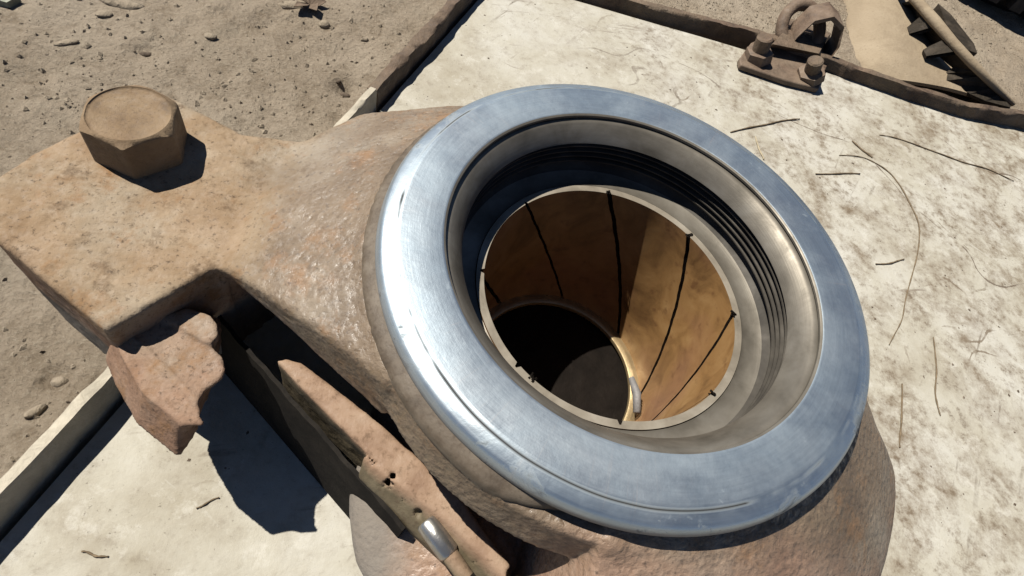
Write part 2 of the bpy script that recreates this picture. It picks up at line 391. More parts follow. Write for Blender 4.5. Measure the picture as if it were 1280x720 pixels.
m_scrap = rust('dusty_sheet', (.28, .215, .145), (.40, .32, .22), (.47, .385, .275), 22, .5, .002, 200, rough=(.8, .95), dust=(.33, .255, .17), dustamt=.6, spec=.15)
m_scrapd = rust('dark_scrap', (.02, .017, .013), (.045, .036, .026), (.10, .08, .06), 50, .6, .002, 240, spec=.1)
m_rubber = plain('black_rubber', (.022, .020, .018), .75, 0, 60, .4, .4)
m_twig = plain('dry_stalk', (.20, .145, .085), .85, 0, 200, .35)
m_straw = plain('pale_straw', (.50, .42, .28), .8, 0, 200, .25)
m_stone = plain('dusty_stone', (.37, .305, .225), .9, 0, 90, .25, .6, .002, .2)
m_bits = plain('dark_crumbs', (.13, .095, .065), .9, 0, 200, .4)
m_leaf = plain('dry_leaf', (.16, .11, .07), .85, 0, 120, .4)

# ------------------------------------------------------------------ ground
PA = np.array(at2(600, -12)); PL = np.array(at2(0, 660)); PR0 = np.array(at2(800, 19)); PR1 = np.array(at2(1280, 158))
eL = (PL - PA) / np.linalg.norm(PL - PA); eT = (PR1 - PR0) / np.linalg.norm(PR1 - PR0)
# corner: where the two edges of the board meet
tt = np.linalg.solve(np.array([eL, -eT]).T, PR0 - PA); CORN = PA + eL * tt[0]
LEN_L, LEN_T = 1.05, 1.25
PANEL = [CORN, CORN + eL * LEN_L, CORN + eL * LEN_L + eT * LEN_T, CORN + eT * LEN_T]
GZ = -.013
def ground_h(X, Y):
    h = .011 * fbm(X, Y, 0, 5.5, 3, 4) + .0055 * fbm(X, Y, .3, 38, 11, 3)
    lump = vnoise(X, Y, .7, 95, 31); h = h + .0045 * np.clip(lump - .62, 0, 1) * 2.2
    h = h + GZ
    for (cx, cy), rr, dp in holes: h = h - dp * np.exp(-((X - cx) ** 2 + (Y - cy) ** 2) / rr ** 2)
    d = poly_sd(X, Y, PANEL)
    h = np.minimum(h, np.where(d < .012, -.020, -.020 + (d - .012) * 1.5))
    return h
holes = [(at2(432, 106, GZ), .010, .012), (at2(182, 60, GZ), .009, .007), (at2(425, 150, GZ), .006, .006), (at2(330, 25, GZ), .012, .006),
         (at2(70, 470, GZ), .006, .004), (at2(295, 38, GZ), .010, .005)]
def axis(lo, hi, st, far):
    a = list(np.arange(lo, hi, st)); g = [];  v = st
    while (g[-1] if g else 0) < far: v *= 1.45; g.append((g[-1] if g else 0) + v)
    return np.array([lo - q for q in g[::-1]] + a + [a[-1] + q for q in g])
gx, gy = axis(-.62, 1.1, .0048, 90), axis(-.30, .95, .0048, 90)
GX, GY = np.meshgrid(gx, gy, indexing='ij'); GH = ground_h(GX, GY)
nx, ny = GX.shape; I = np.arange(nx * ny).reshape(nx, ny)
GF = np.stack([I[:-1, :-1], I[1:, :-1], I[1:, 1:], I[:-1, 1:]], -1).reshape(-1, 4)
tag(mesh('ground', np.stack([GX, GY, GH], -1).reshape(-1, 3), GF, m_dirt), 'dry brown trampled dirt with crumbs and small hollows', 'ground', kind='structure')
def gh(x, y): return float(ground_h(np.array([x]), np.array([y]))[0])

# ------------------------------------------------------------------ painted panel with its rims and bracket
panel = empty('metal_board', (CORN[0], CORN[1], 0))
tag(panel, 'scuffed white painted metal board lying on the dirt under the rusty casting', 'board')
n1, n2 = 170, 190
u, v = np.meshgrid(np.linspace(.004, LEN_L, n1), np.linspace(.004, LEN_T, n2), indexing='ij')
PX = CORN[0] + eL[0] * u + eT[0] * v; PY = CORN[1] + eL[1] * u + eT[1] * v
board_zs = lambda X, Y: .0016 * fbm(X, Y, 0, 8, 5, 3) - .0018
def board_z(x, y): return float(board_zs(np.array([x]), np.array([y]))[0])
PZ = board_zs(PX, PY)
I = np.arange(n1 * n2).reshape(n1, n2); F = [tuple(q) for q in np.stack([I[:-1, :-1], I[1:, :-1], I[1:, 1:], I[:-1, 1:]], -1).reshape(-1, 4)]
V = np.stack([PX, PY, PZ], -1).reshape(-1, 3); nb = len(V)
ring_i = list(I[0, :]) + list(I[1:, -1]) + list(I[-1, -2::-1]) + list(I[-2:0:-1, 0])
V = np.vstack([V, V[ring_i] * [1, 1, 0] + [0, 0, -.0175]])
F += [(ring_i[i], ring_i[(i + 1) % len(ring_i)], nb + (i + 1) % len(ring_i), nb + i) for i in range(len(ring_i))] + [tuple(range(nb, nb + len(ring_i)))]
mesh('panel_sheet', V, F, m_panel, panel, autos=40)

def rim(name, pts, wid, ztop, zbot, mat, side, amp, seed, step=.006):
    """a rough bar that follows pts (its inner foot), ztop may vary; side = unit vector towards the outside"""
    P = []; pts = [np.array(p, float) for p in pts]
    for i in range(len(pts) - 1):
        L = np.linalg.norm(pts[i + 1] - pts[i]); k = max(1, int(L / step))
        P += [pts[i] + (pts[i + 1] - pts[i]) * j / k for j in range(k)]
    P.append(pts[-1]); P = np.array(P); T = np.linspace(0, 1, len(P)); side = np.array(side)
    zt = np.interp(T, np.linspace(0, 1, len(ztop)), ztop); ww = np.interp(T, np.linspace(0, 1, len(wid)), wid)
    nz = lambda s, a=1: amp * a * fbm(P[:, 0], P[:, 1], s * .37, 70, seed + s, 3)
    rows = [(0, zbot, .3), (0, None, .8), (.12, 'b', .8), (.88, 'b', 1.2), (1, None, 1.2), (1, zbot, .3)]
    V = []
    for s, (f, z, a) in enumerate(rows):
        off = (ww * f)[:, None] * side + nz(s, a)[:, None] * side
        if z is None: zz = zt - .0022 + nz(s + 9, .6)
        elif z == 'b': zz = zt + nz(s + 9, .6)
        else: zz = np.full(len(P), z)
        V.append(np.c_[P + off, zz])
    n = len(P); V = np.concatenate(V); F = []
    for s in range(6):
        s2 = (s + 1) % 6
        for i in range(n - 1): F.append((s * n + i, s * n + i + 1, s2 * n + i + 1, s2 * n + i))
    F += [tuple(s * n for s in range(6)), tuple(s * n + n - 1 for s in range(6))]
    return mesh(name, V, F, mat, panel, autos=55)
sideL = np.array([eT[0], eT[1]]) * -1; nL = np.array([eL[1], -eL[0]]); nL = nL if nL @ eT < 0 else -nL
nT = np.array([-eT[1], eT[0]]); nT = nT if nT @ eL < 0 else -nT
brk = np.array(at2(480, 138))
tb = (brk - CORN) @ eL
rim('edge_rim', [CORN + eL * tb, CORN + eL * LEN_L], [.006, .007, .0065], [.017, .018, .018], -.018, m_rimw, nL, .0022, 41)['label'] = 'stretch of edge rim with chipped white paint'
rim('edge_rim', [CORN + eL * -.004, CORN + eL * (tb - .001)], [.012, .010, .009], [.012, .014, .013], -.018, m_rimr, nL, .004, 47)['label'] = 'bare rusty stretch of edge rim'
rim('edge_rim', [at2(730, -2), at2(800, 18), at2(942, 54), at2(1032, 87), at2(1100, 112), at2(1200, 146), at2(1290, 162), CORN + eT * LEN_T],
    [.010, .009, .010, .010], [.010, .012, .013, .017, .020, .021, .020], -.018, m_rimr, nT, .0035, 53)['label'] = 'rusty bent rim along the far edge'
rim('edge_rim', [CORN + eT * .012, at2(729, -2)], [.010, .010], [.010, .010], -.018, m_rimr, nT, .0035, 59)

# bracket with two studs and an eye, bolted on the far edge
bp = [at2(927, 80, .006), at2(925, 72, .006), at2(940, 52, .006), at2(968, 40, .006), at2(1042, 66, .006), at2(1031, 90, .006), at2(1025, 110, .006), at2(985, 100, .006)]
b = MB(); b.prism(bp, -.001, .005, None); br = b.build('hinge_bracket', m_brk, panel, autos=30)
br['label'] = 'rusty hinge bracket with two studs and an eye'
bev = br.modifiers.new('bevel', 'BEVEL'); bev.width = .0012; bev.segments = 2
for px, py, tx, ty, rs, hh in ((946, 74, 957, 46, .0085, .030), (1012, 97, 1020, 75, .0080, .027)):
    p0 = at(px, py, .005); p1 = at(tx, ty, hh); ax_ = (p1 - p0)
    b = MB(); b.tube([p0, p0 + ax_ * .38, p0 + ax_ * .42], [.0150, .0140, .0105], 6)
    nutb = b.build('nut', m_brk, br, autos=30)
    b = MB(); b.tube([p0 + ax_ * .3, p0 + ax_ * .95, p1], [rs, rs, rs * .8], 16)
    b.build('stud', m_rimr, br, autos=30)
# eye: an upright plate round a ring, and a bent keeper beside it
ec = at(1001, 36, .020)
e1 = np.array([eT[0], eT[1], 0]); e2 = np.array([nT[0] * .8, nT[1] * .8, .6]); e2 /= np.linalg.norm(e2)
def torus(c, a, bb, R0, r0, a0=0, a1=2 * math.pi, k=40, seg=10, sq=1.0):
    ts = np.linspace(a0, a1, k); return [c + a * R0 * math.cos(t) + bb * R0 * sq * math.sin(t) for t in ts]
b = MB(); b.tube(torus(ec, e1, e2, .0225, .006, sq=1.15), .0065, 12, False); b.build('eye', m_brk, br)
b = MB(); b.tube(torus(ec + np.array([0, -.008, -.008]), e1, e2, .021, .003, R_(185), R_(330), 20), .0022, 8); b.build('wire_ring', m_steel, br)
kx = at(1018, 58, .012)
b = MB()
arc = [kx + np.array([-.030, .006, .010]), kx + np.array([-.020, .012, .028]), kx + np.array([-.002, .014, .036]), kx + np.array([.014, .010, .030]), kx + np.array([.020, .002, .012]), kx + np.array([.018, -.002, -.006])]
cr = []
for i in range(len(arc) - 1):
    for j in range(4): cr.append(arc[i] * (1 - j / 4) + arc[i + 1] * j / 4)
cr.append(arc[-1])
Vv = []; Ff = []
for i, p in enumerate(cr):
    for dy, dz in ((-.014, 0), (.014, 0), (.014, -.005), (-.014, -.005)): Vv.append(p + np.array([nT[0] * dy, nT[1] * dy, dz]))
for i in range(len(cr) - 1):
    for k in range(4): Ff.append((i * 4 + k, i * 4 + (k + 1) % 4, i * 4 + 4 + (k + 1) % 4, i * 4 + 4 + k))
Ff += [(0, 1, 2, 3), tuple(len(Vv) - 4 + k for k in range(4))]
mesh('keeper_strap', Vv, Ff, m_brk, br, autos=45)
b = MB(); b.prism([at2(962, 58, .006), at2(985, 20, .006), at2(1040, 40, .006), at2(1030, 72, .006)], .0045, .017,
                  [at2(968, 52, .02), at2(984, 34, .02), at2(1036, 45, .02), at2(1026, 64, .02)])
b.build('hinge_block', m_rimr, br, autos=30)

# ------------------------------------------------------------------ the casting
R = 0.11
cast = empty('cast_housing', (0, 0, 0))
tag(cast, 'rusty cast iron housing with a shiny machined ring face lying on the white board', 'machine part')
zb = H                                                                     # all casting heights below are relative to the ring face
A45 = lambda px, py: at2(px, py, zb - .045)
arm = [A45(200, 112), A45(96, 163), A45(37, 191), A45(-12, 225), A45(-10, 297), A45(131, 414), A45(262, 338), A45(285, 340),
       at2(375, 411, zb - .040), at2(480, 503, zb - .036), (-.03, -.03), (-.02, .09), (-.085, .098), A45(450, 152), A45(380, 176), A45(300, 166), A45(240, 132)]
HS = .0017
X, Y, Z = grid3(-.315, .215, -.225, .150, .0, .137, HS)
x2, y2 = X[:, :, 0], Y[:, :, 0]; r2 = np.hypot(x2, y2); ph = np.degrees(np.arctan2(y2, x2))
zr = Z[0, 0, :] - H; zk = zr[None, None, :]; rr = r2[:, :, None]
d2 = poly_sd(x2, y2, arm)
t = np.clip((1.60 * R - r2) / (.53 * R), -.05, 1); t = smax(t, 0 * t, .05); zt = -.045 + .0285 * t
d_arm = smax(d2[:, :, None], (zk - zt[:, :, None]) * .88, .0026)
d_arm = np.maximum(d_arm, -.118 - zk)
# the front wall of the arm between notch and hub is undercut
e0, e1_ = np.array(A45(275, 336)), np.array(at2(480, 503, zb - .036)); nn = np.array([(e1_ - e0)[1], -(e1_ - e0)[0]]); nn /= np.linalg.norm(nn); nn = nn if nn @ np.array([-1, -1]) > 0 else -nn
fp = (x2 - e0[0]) * nn[0] + (y2 - e0[1]) * nn[1]; al = (x2 - e0[0]) * nn[1] * -1 + (y2 - e0[1]) * nn[0]; al = al * np.sign((e1_[0] - e0[0]) * -nn[1] + (e1_[1] - e0[1]) * nn[0])
cut = (fp[:, :, None] + .62 * np.clip(-.058 - zk, 0, .05) + .004 * (zk < -.050))
d_arm = np.where((al > -.001)[:, :, None], np.maximum(d_arm, cut * .8), d_arm)
# shoulder under the ring on the arm's side
wl = np.clip(np.where(ph > 90, (ph - 100) / 25, (-ph - 86) / 12), 0, 1)
sh = np.clip((-.0035 - zr) / .0090, 0, 1); lowr = np.clip((-.0125 - zr) / .025, 0, 1)
col_r = R * (.960 + wl[:, :, None] * (.095 + .035 * lowr)[None, None, :])
ztop = -.0150 * wl - .030 * (1 - wl)
d_col = np.maximum(np.maximum(rr - col_r, zk - ztop[:, :, None]), -.037 - zk)
d_neck = np.maximum(rr - .90 * R, np.maximum(zk + .02, -.140 - zk))
phk = [-180, -165, -152, -143, -133, -110, -60, -26, -8, 15, 45, 90, 140, 180]
rbk = [.95, 1.02, 1.15, 1.32, 1.45, 1.60, 1.70, 1.66, 1.32, 1.15, 1.0, 1.0, .95, .95]
rb = np.interp(ph, phk, rbk) * R
dropb = np.interp(ph, [-180, -107, -101, 180], [.078, .078, .0, .0])
q = np.clip((r2 - .9 * R) / np.maximum(rb - .9 * R, .004), 0, 1.3); ztb = -.0095 - dropb - .058 * q ** 1.35 * np.interp(ph, [-107, -101], [.3, 1])
under = np.clip((-.095 - zr) / .045, 0, 1) ** 2 * .030
d_bul = smax((rr - rb[:, :, None]) * .9 + under[None, None, :], (zk - ztb[:, :, None]) * .85, .018)
d_bul = np.maximum(d_bul, -.1402 - zk)
d = smin(d_arm, d_col, .004); d = smin(d, d_neck, .006); d = smin(d, d_bul, .006)
d = d + .0009 * fbm(X, Y, Z, 38, 21, 2) + .0004 * fbm(X, Y, Z, 210, 27, 2)
d = np.maximum(d, np.where((zr > -.037)[None, None, :], .90 * R - rr, .612 * R - rr))
V, Q = surface_nets(d.astype(np.float32), (-.315, -.225, 0.0), HS)
V[:, 2] = np.maximum(V[:, 2], .0006)
mesh('cast_body', V, Q, m_cast, cast)
del X, Y, Z, d, d_arm, d_col, d_neck, d_bul

# lower lug, a stepped foot below the notch
h = .0012
LG = lambda px, py: at2(px, py, zb - .060)
lug = [LG(152, 447), LG(178, 493), LG(226, 532), LG(260, 530), LG(252, 523), LG(248, 503), LG(256, 488), LG(276, 474), LG(282, 462), LG(278, 445), LG(264, 434), LG(274, 422), LG(272, 408), LG(264, 396), LG(235, 385), LG(140, 420)]
lo = np.min(lug, 0) - .012; hi = np.max(lug, 0) + .012
X, Y, Z = grid3(lo[0] - .012, hi[0], lo[1] - .012, hi[1], zb - .100, zb - .052, h); zr = Z - H
pd = poly_sd(X[:, :, 0], Y[:, :, 0], lug)[:, :, None]
LGC = np.mean(lug, 0)
und = sstep(-.002, .010, X - LGC[0])                                     # the inner side recedes downwards, the outer face splays
pd = pd + np.clip(-.0615 - zr, 0, .05) * (1.25 * und - .45 * (1 - und))
la, lb = np.array(LG(226, 414)), np.array(LG(262, 434)); ln_ = np.array([-(lb - la)[1], (lb - la)[0]]); ln_ /= np.linalg.norm(ln_); ln_ = ln_ if ln_[1] > 0 else -ln_
stepz = .0022 * sstep(-.0008, .0008, (X - la[0]) * ln_[0] + (Y - la[1]) * ln_[1])
ridge = .0016 * np.exp(-((X * .62 + Y * .78 + .155) / .0016) ** 2)
dl = smax(pd, zr + .060 - stepz - ridge + .0012 * fbm(X, Y, 0, 40, 61, 3), .0012)
dl = np.maximum(dl, -.080 - zr) + .0003 * fbm(X, Y, Z, 160, 63, 3)
V, Q = surface_nets(dl.astype(np.float32), (lo[0] - .012, lo[1] - .012, zb - .100), h)
mesh('lower_lug', V, Q, m_cast, cast)

# lever rib with its sloping shoulder, dents and tab
LT = lambda px, py: at2(px, py, zb - .072)
LC = lambda px, py: at2(px, py, zb - .084)
lev = [LT(345, 451), LT(357, 447), LT(378, 453), LT(400, 470), LT(480, 533), LT(572, 615), LT(625, 690), LT(720, 800), LC(680, 830), LC(575, 719), LC(503, 651), LC(447, 597), LC(455, 577), LC(473, 592), LT(472, 580), LT(440, 548), LT(418, 526), LT(395, 503), LT(368, 476)]
h = .0011; lo = np.min(lev, 0) - .008; hi = np.max(lev, 0) + .008; hi[1] = max(hi[1], -.02); lo[1] = max(lo[1], -.165)
X, Y, Z = grid3(lo[0], hi[0], lo[1], hi[1], zb - .118, zb - .064, h); zr = Z - H
pd = poly_sd(X[:, :, 0], Y[:, :, 0], lev)[:, :, None]
Bp = [np.array(LT(*q)) for q in ((345, 452), (475, 588), (560, 652), (700, 790))]
def side_line(X, Y):
    best = np.full(X.shape, 1e9)
    for i in range(3):
        a, c = Bp[i], Bp[i + 1]; e = (c - a) / np.linalg.norm(c - a); nn = np.array([e[1], -e[0]])
        nn = nn if nn @ np.array([-.65, -.76]) > 0 else -nn
        best = np.minimum(best, np.maximum((X - a[0]) * nn[0] + (Y - a[1]) * nn[1], 0) + 1e3 * np.maximum(0, np.abs((X - (a[0] + c[0]) / 2) * e[0] + (Y - (a[1] + c[1]) / 2) * e[1]) - np.linalg.norm(c - a) / 2 - .004))
    return np.where(best > 1, 0, best)
sl = side_line(X[:, :, 0], Y[:, :, 0])[:, :, None]
dl = smax(pd, (zr + .072 + np.clip(sl, 0, .014) * 1.5) * .8, .0012)
dl = np.maximum(dl, -.112 - zr)
for px, py, s_ in ((490, 598, .0042), (523, 641, .0018), (590, 673, .0015), (597, 697, .0017), (640, 722, .0055), (508, 622, .0012)):
    c = at(px, py, zb - .078); dl = np.maximum(dl, s_ - np.sqrt((X - c[0]) ** 2 + (Y - c[1]) ** 2 + ((Z - c[2]) * .8) ** 2))
dl = dl + .00045 * fbm(X, Y, Z, 130, 71, 3)
V, Q = surface_nets(dl.astype(np.float32), (lo[0], lo[1], zb - .118), h)
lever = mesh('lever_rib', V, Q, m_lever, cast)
pc = at(547, 672, zb - .0775); dirv = np.array([.66, -.75, -.05])
b = MB(); b.tube([pc - dirv * .0085, pc - dirv * .0075, pc + dirv * .0075, pc + dirv * .0085], [.0040, .0048, .0048, .0040], 20)
b.build('roller_pin', m_steel, lever, autos=40)
b = MB(); b.tube([pc + dirv * .0085, pc + dirv * .020], [.0038, .0036], 14); b.build('pin_shank', m_lever, lever, autos=40)

# thin web plate under the rib, leaning inwards
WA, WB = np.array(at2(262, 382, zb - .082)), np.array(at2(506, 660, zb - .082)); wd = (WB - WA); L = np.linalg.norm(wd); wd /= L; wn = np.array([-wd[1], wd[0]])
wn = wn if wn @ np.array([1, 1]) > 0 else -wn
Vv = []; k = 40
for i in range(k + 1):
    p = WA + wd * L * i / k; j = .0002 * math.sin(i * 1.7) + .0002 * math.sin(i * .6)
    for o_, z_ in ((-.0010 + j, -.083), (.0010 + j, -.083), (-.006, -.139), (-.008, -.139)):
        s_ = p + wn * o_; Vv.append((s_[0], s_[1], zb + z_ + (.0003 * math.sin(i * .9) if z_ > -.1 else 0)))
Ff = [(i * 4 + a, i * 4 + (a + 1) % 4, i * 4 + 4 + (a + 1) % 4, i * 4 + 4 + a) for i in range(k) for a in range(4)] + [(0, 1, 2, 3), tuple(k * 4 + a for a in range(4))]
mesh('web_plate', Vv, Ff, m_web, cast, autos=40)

# machined ring: flat face, rounded bevel, chamfered bore and four thread grooves
P = [(.970, -.330), (.970, -.200), (.972, -.105), (.990, -.098), (1.006, -.100), (1.019, -.084), (1.021, -.066), (1.017, -.046), (1.008, -.029), (.997, -.0195), (.970, -.0115), (.947, -.0022), (.941, -.0004), (.936, 0.0),
     (.86, 0.0), (.790, 0.0), (.782, -.0015), (.774, -.007), (.7725, -.016), (.779, -.018), (.779, -.024), (.766, -.026), (.752, -.034), (.722, -.070), (.702, -.098), (.698, -.106)]
z = -.110
for i in range(4):
    P += [(.752, z), (.752, z - .014), (.706, z - .021), (.706, z - .027)]; z -= .032
P += [(.745, z), (.742, z - .012), (.725, -.275), (.700, -.290), (.655, -.302), (.622, -.303), (.612, -.300), (.610, -.334)]
P = [(r * R, q * R) for r, q in P]
V, F = lathe(P, 320, zb); nprof = len(P)
def zone(k):
    r, q = [(P[k][c] + P[(k + 1) % nprof][c]) / 2 / R for c in (0, 1)]
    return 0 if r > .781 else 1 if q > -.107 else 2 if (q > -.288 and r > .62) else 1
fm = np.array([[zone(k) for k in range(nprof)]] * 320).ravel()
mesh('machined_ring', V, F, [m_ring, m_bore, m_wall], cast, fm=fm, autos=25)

# machined shoulder under the ring on the arm's side, run out at both ends
SP = [(.962, -.060), (.996, -.066), (1.010, -.076), (1.024, -.084), (1.034, -.090), (1.048, -.098), (1.058, -.107), (1.065, -.118), (1.066, -.150), (.975, -.250)]
na = 150; V = []; F = []
for i in range(na + 1):
    a = 88 + (262 - 88) * i / na; ww = min(sstep(88, 125, a), 1 - sstep(236, 262, a)); jj = .0025 * math.sin(i * 1.9) * math.sin(i * .37)
    for k, (r, q) in enumerate(SP):
        r_ = .962 + (r + (jj if k in (6, 7) else 0) - .962) * ww; V.append((r_ * R * math.cos(R_(a)), r_ * R * math.sin(R_(a)), zb + q * R))
kk = len(SP)
for i in range(na):
    for k in range(kk): F.append((i * kk + k, i * kk + (k + 1) % kk, (i + 1) * kk + (k + 1) % kk, (i + 1) * kk + k))
F += [tuple(range(kk)), tuple(na * kk + k for k in range(kk))]
mesh('shoulder', V, F, m_should, cast, autos=40)

# bronze bush with helical oil grooves, tapered bore
NS, NZ = 450, 70
zt_, zb_ = -.297, -1.215
def bush_r(s): return (.575 - .050 * s)
gro = [42 + 45 * k for k in range(8)]
V = []; fm = []
for j in range(NZ + 1):
    s = j / NZ; zz = zt_ + (zb_ - zt_) * s; tw = 56 * (zt_ - zz)
    for i in range(NS):
        a0 = 360 * i / NS; g = 0
        for q in gro:
            da = (a0 - q + 180) % 360 - 180
            if abs(da) < .8: g = 1
        a = a0 - tw + .18 * math.sin(j * .55 + a0 * .05) + .10 * math.sin(j * 1.7 + a0)
        rr_ = bush_r(s) + (.018 if g else 0)
        V.append((rr_ * R * math.cos(R_(a)), rr_ * R * math.sin(R_(a)), zz * R + zb)); fm.append(g)
F = []; FM = []
for j in range(NZ):
    for i in range(NS):
        k = (i + 1) % NS; F.append((j * NS + i, j * NS + k, j * NS + NS + k, j * NS + NS + i)); FM.append(1 if (fm[j * NS + i] or fm[j * NS + k]) else 0)
nb = len(V); NO = 16                                              # outside wall
for j in range(NO + 1):
    zz = zt_ + (zb_ - zt_) * j / NO
    for i in range(NS): a = R_(360 * i / NS - 56 * (zt_ - zz)); V.append((.608 * R * math.cos(a), .608 * R * math.sin(a), zz * R + zb))
for i in range(NS):
    k = (i + 1) % NS
    F.append((i, nb + i, nb + k, k)); FM.append(2)
    for j in range(NO): q = nb + j * NS; F.append((q + i, q + NS + i, q + NS + k, q + k)); FM.append(0)
    q = nb + NO * NS; F.append((NZ * NS + i, NZ * NS + k, q + k, q + i)); FM.append(0)
bush = mesh('bronze_bush', V, np.array(F), [m_bronze, m_grease_shade, m_lip], cast, fm=FM, autos=35)
# small burrs of dirt where the grooves break the edge
b = MB()
for a in (87, 42, -3, -48, -132, -130):
    p = np.array([.577 * R * math.cos(R_(a)), .577 * R * math.sin(R_(a)), zb + (zt_ + .004) * R])
    for k in range(4):
        o_ = (rng.random(3) - .5) * np.array([.003, .003, .001]); s_ = .0006 + .0006 * rng.random()
        b.add([p + o_ + np.array(q) * s_ for q in ((1, 0, -.2), (0, 1, -.2), (-1, 0, -.2), (0, -1, -.2), (0, 0, .7), (0, 0, -.8))],
              [(0, 1, 4), (1, 2, 4), (2, 3, 4), (3, 0, 4), (1, 0, 5), (2, 1, 5), (3, 2, 5), (0, 3, 5)])
b.build('grease_burrs', m_grease_shade, bush, smooth=False)['kind'] = 'stuff'
# retaining ring at the bottom of the bore, with a loose clip end
V, F = lathe([(.466 * R, -1.235 * R), (.462 * R, -1.222 * R), (.466 * R, -1.205 * R), (.482 * R, -1.200 * R), (.500 * R, -1.203 * R), (.532 * R, -1.214 * R), (.606 * R, -1.217 * R), (.606 * R, -1.26 * R), (.48 * R, -1.25 * R)], 160, zb)
mesh('retaining_ring', V, F, m_brass, cast, autos=40)
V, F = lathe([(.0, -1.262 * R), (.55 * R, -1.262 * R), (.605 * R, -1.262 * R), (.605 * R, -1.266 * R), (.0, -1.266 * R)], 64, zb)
mesh('bore_shade_disc', V, F, m_grease_shade, cast)  # added disc closing the bore, blackened so the bottom reads as deep shade
cp = at(796, 492, zb - 1.12 * R)
b = MB(); b.tube([cp + np.array([-.003, .010, .001]), cp, cp + np.array([-.001, -.012, -.001])], [.0018, .0028, .0024], 8)
b.build('clip_end', plain('grey_clip', (.26, .25, .245), .6, .1, 150, .2), cast)

# bolt with a chamfered hexagon head
bz = zb - .0245
bc = np.array(at2(161, 141, bz))
vp = [np.array(at2(*q, bz - .003)) for q in ((97, 165), (154, 187), (219, 166))]
rad = 1.03 * float(np.mean([np.linalg.norm(p - bc) for p in vp])); rot = math.degrees(math.atan2(vp[1][1] - bc[1], vp[1][0] - bc[0])) - 30
AF = rad * math.cos(R_(30)); NSG = 144; prof = []
V = []; F = []
r0 = AF * .965
for i in range(NSG):
    a = R_(360 * i / NSG + rot); hr = AF / math.cos(R_(((360 * i / NSG + 30) % 60) - 30))
    hr = min(hr, rad * .985)
    drop = (hr - r0) * .62
    for rr_, zz in ((r0 * .90, -.0007), (r0 * .955, -.0004), (r0 * .975, .0002), (r0, -.0001), (hr, -drop - .0002), (hr + .0002, -drop - .0014), (hr, -.0215)):
        V.append((bc[0] + rr_ * math.cos(a), bc[1] + rr_ * math.sin(a), bz + zz))
V = np.array(V); V[:, :2] += (.0007 * fbm(V[:, 0], V[:, 1], V[:, 2], 110, 81, 3))[:, None]
for i in range(NSG):
    j = (i + 1) % NSG
    for k in range(6): F.append((i * 7 + k, j * 7 + k, j * 7 + k + 1, i * 7 + k + 1))
n = len(V); V = np.vstack([V, [[bc[0], bc[1], bz - .0010]]]); F += [(i * 7, ((i + 1) % NSG) * 7, n) for i in range(NSG)]
mesh('bolt', V, F, m_bolt, cast, autos=48)['label'] = 'large rusty hexagon bolt on the outer end'

# ------------------------------------------------------------------ scrap and tyre beyond the panel
sg = -.010
sc0 = at(1150, 70, sg)
scrap = empty('scrap_sheet', (sc0[0], sc0[1], sg))
tag(scrap, 'dusty tan sheet of scrap with a raised rod edge beyond the white board', 'scrap sheet')
corners = [np.array(at2(*q, sg + .008)) for q in ((1057, -45), (1066, 92), (1268, 138), (1215, 76), (1120, -45))]
lo = np.min(corners, 0); hi = np.max(corners, 0)
Lft = [at2(*q, sg + .008) for q in ((1052, -60), (1062, 0), (1065, 45), (1078, 84), (1092, 96))]
Rgt = [at2(*q, sg + .008) for q in ((1108, -60), (1150, 0), (1178, 40), (1212, 82), (1262, 136))]
k1, k2 = 50, 30
Lp = np.stack([np.interp(np.linspace(0, 4, k1), range(5), np.array(Lft)[:, i]) for i in (0, 1)], 1); Rp = np.stack([np.interp(np.linspace(0, 4, k1), range(5), np.array(Rgt)[:, i]) for i in (0, 1)], 1)
ss = np.linspace(0, 1, k2)[None, :, None]; P2 = Lp[:, None, :] * (1 - ss) + Rp[:, None, :] * ss
zz = sg + .006 + .006 * fbm(P2[..., 0], P2[..., 1], 0, 9, 91, 3) + .030 * np.sin(np.pi * np.clip(ss[..., 0], 0, 1)) * np.linspace(1, .25, k1)[:, None] - .010 * np.clip(.12 - ss[..., 0], 0, 1) / .12
I = np.arange(k1 * k2).reshape(k1, k2); top = np.dstack([P2, zz]).reshape(-1, 3)
F = [tuple(q) for q in np.stack([I[:-1, :-1], I[1:, :-1], I[1:, 1:], I[:-1, 1:]], -1).reshape(-1, 4)]
nb = len(top); V = np.vstack([top, top - [0, 0, .004]]); F += [tuple(nb + i for i in f) for f in F]
ri = list(I[0, :]) + list(I[1:, -1]) + list(I[-1, -2::-1]) + list(I[-2:0:-1, 0]); F += [(ri[i], ri[(i + 1) % len(ri)], nb + ri[(i + 1) % len(ri)], nb + ri[i]) for i in range(len(ri))]
mesh('sheet', V, F, m_scrap, scrap, autos=50)
rod = [at(1118, -40, sg + .045), at(1143, -2, sg + .046), at(1168, 26, sg + .048), at(1190, 52, sg + .044), at(1216, 80, sg + .042), at(1240, 105, sg + .030), at(1266, 130, sg + .012)]
b = MB(); b.tube(rod, [.0060, .0058, .0062, .0054, .0050, .0040, .0030], 12); b.build('rod', m_scrap, scrap, autos=60)
V = []; F = []                                                     # jagged dark plate hanging from the rod, its lower edge toothed
low = [(1126, 4), (1139, 8), (1148, 26), (1134, 34), (1137, 42), (1154, 38), (1168, 54), (1154, 62), (1158, 70), (1175, 66), (1186, 76), (1194, 82), (1180, 92), (1181, 101), (1198, 106), (1212, 117), (1232, 126), (1262, 134)]
m_ = len(low); rp = np.array(rod[1:]); tt_ = np.linspace(0, len(rp) - 1, m_); up_ = np.stack([np.interp(tt_, range(len(rp)), rp[:, i]) for i in range(3)], 1)
lw = np.array([at(*q, sg + .026 if k < 12 else sg + .016) for k, q in enumerate(low)]); lw = np.array([p + (p - u_) * .0 for p, u_ in zip(lw, up_)])
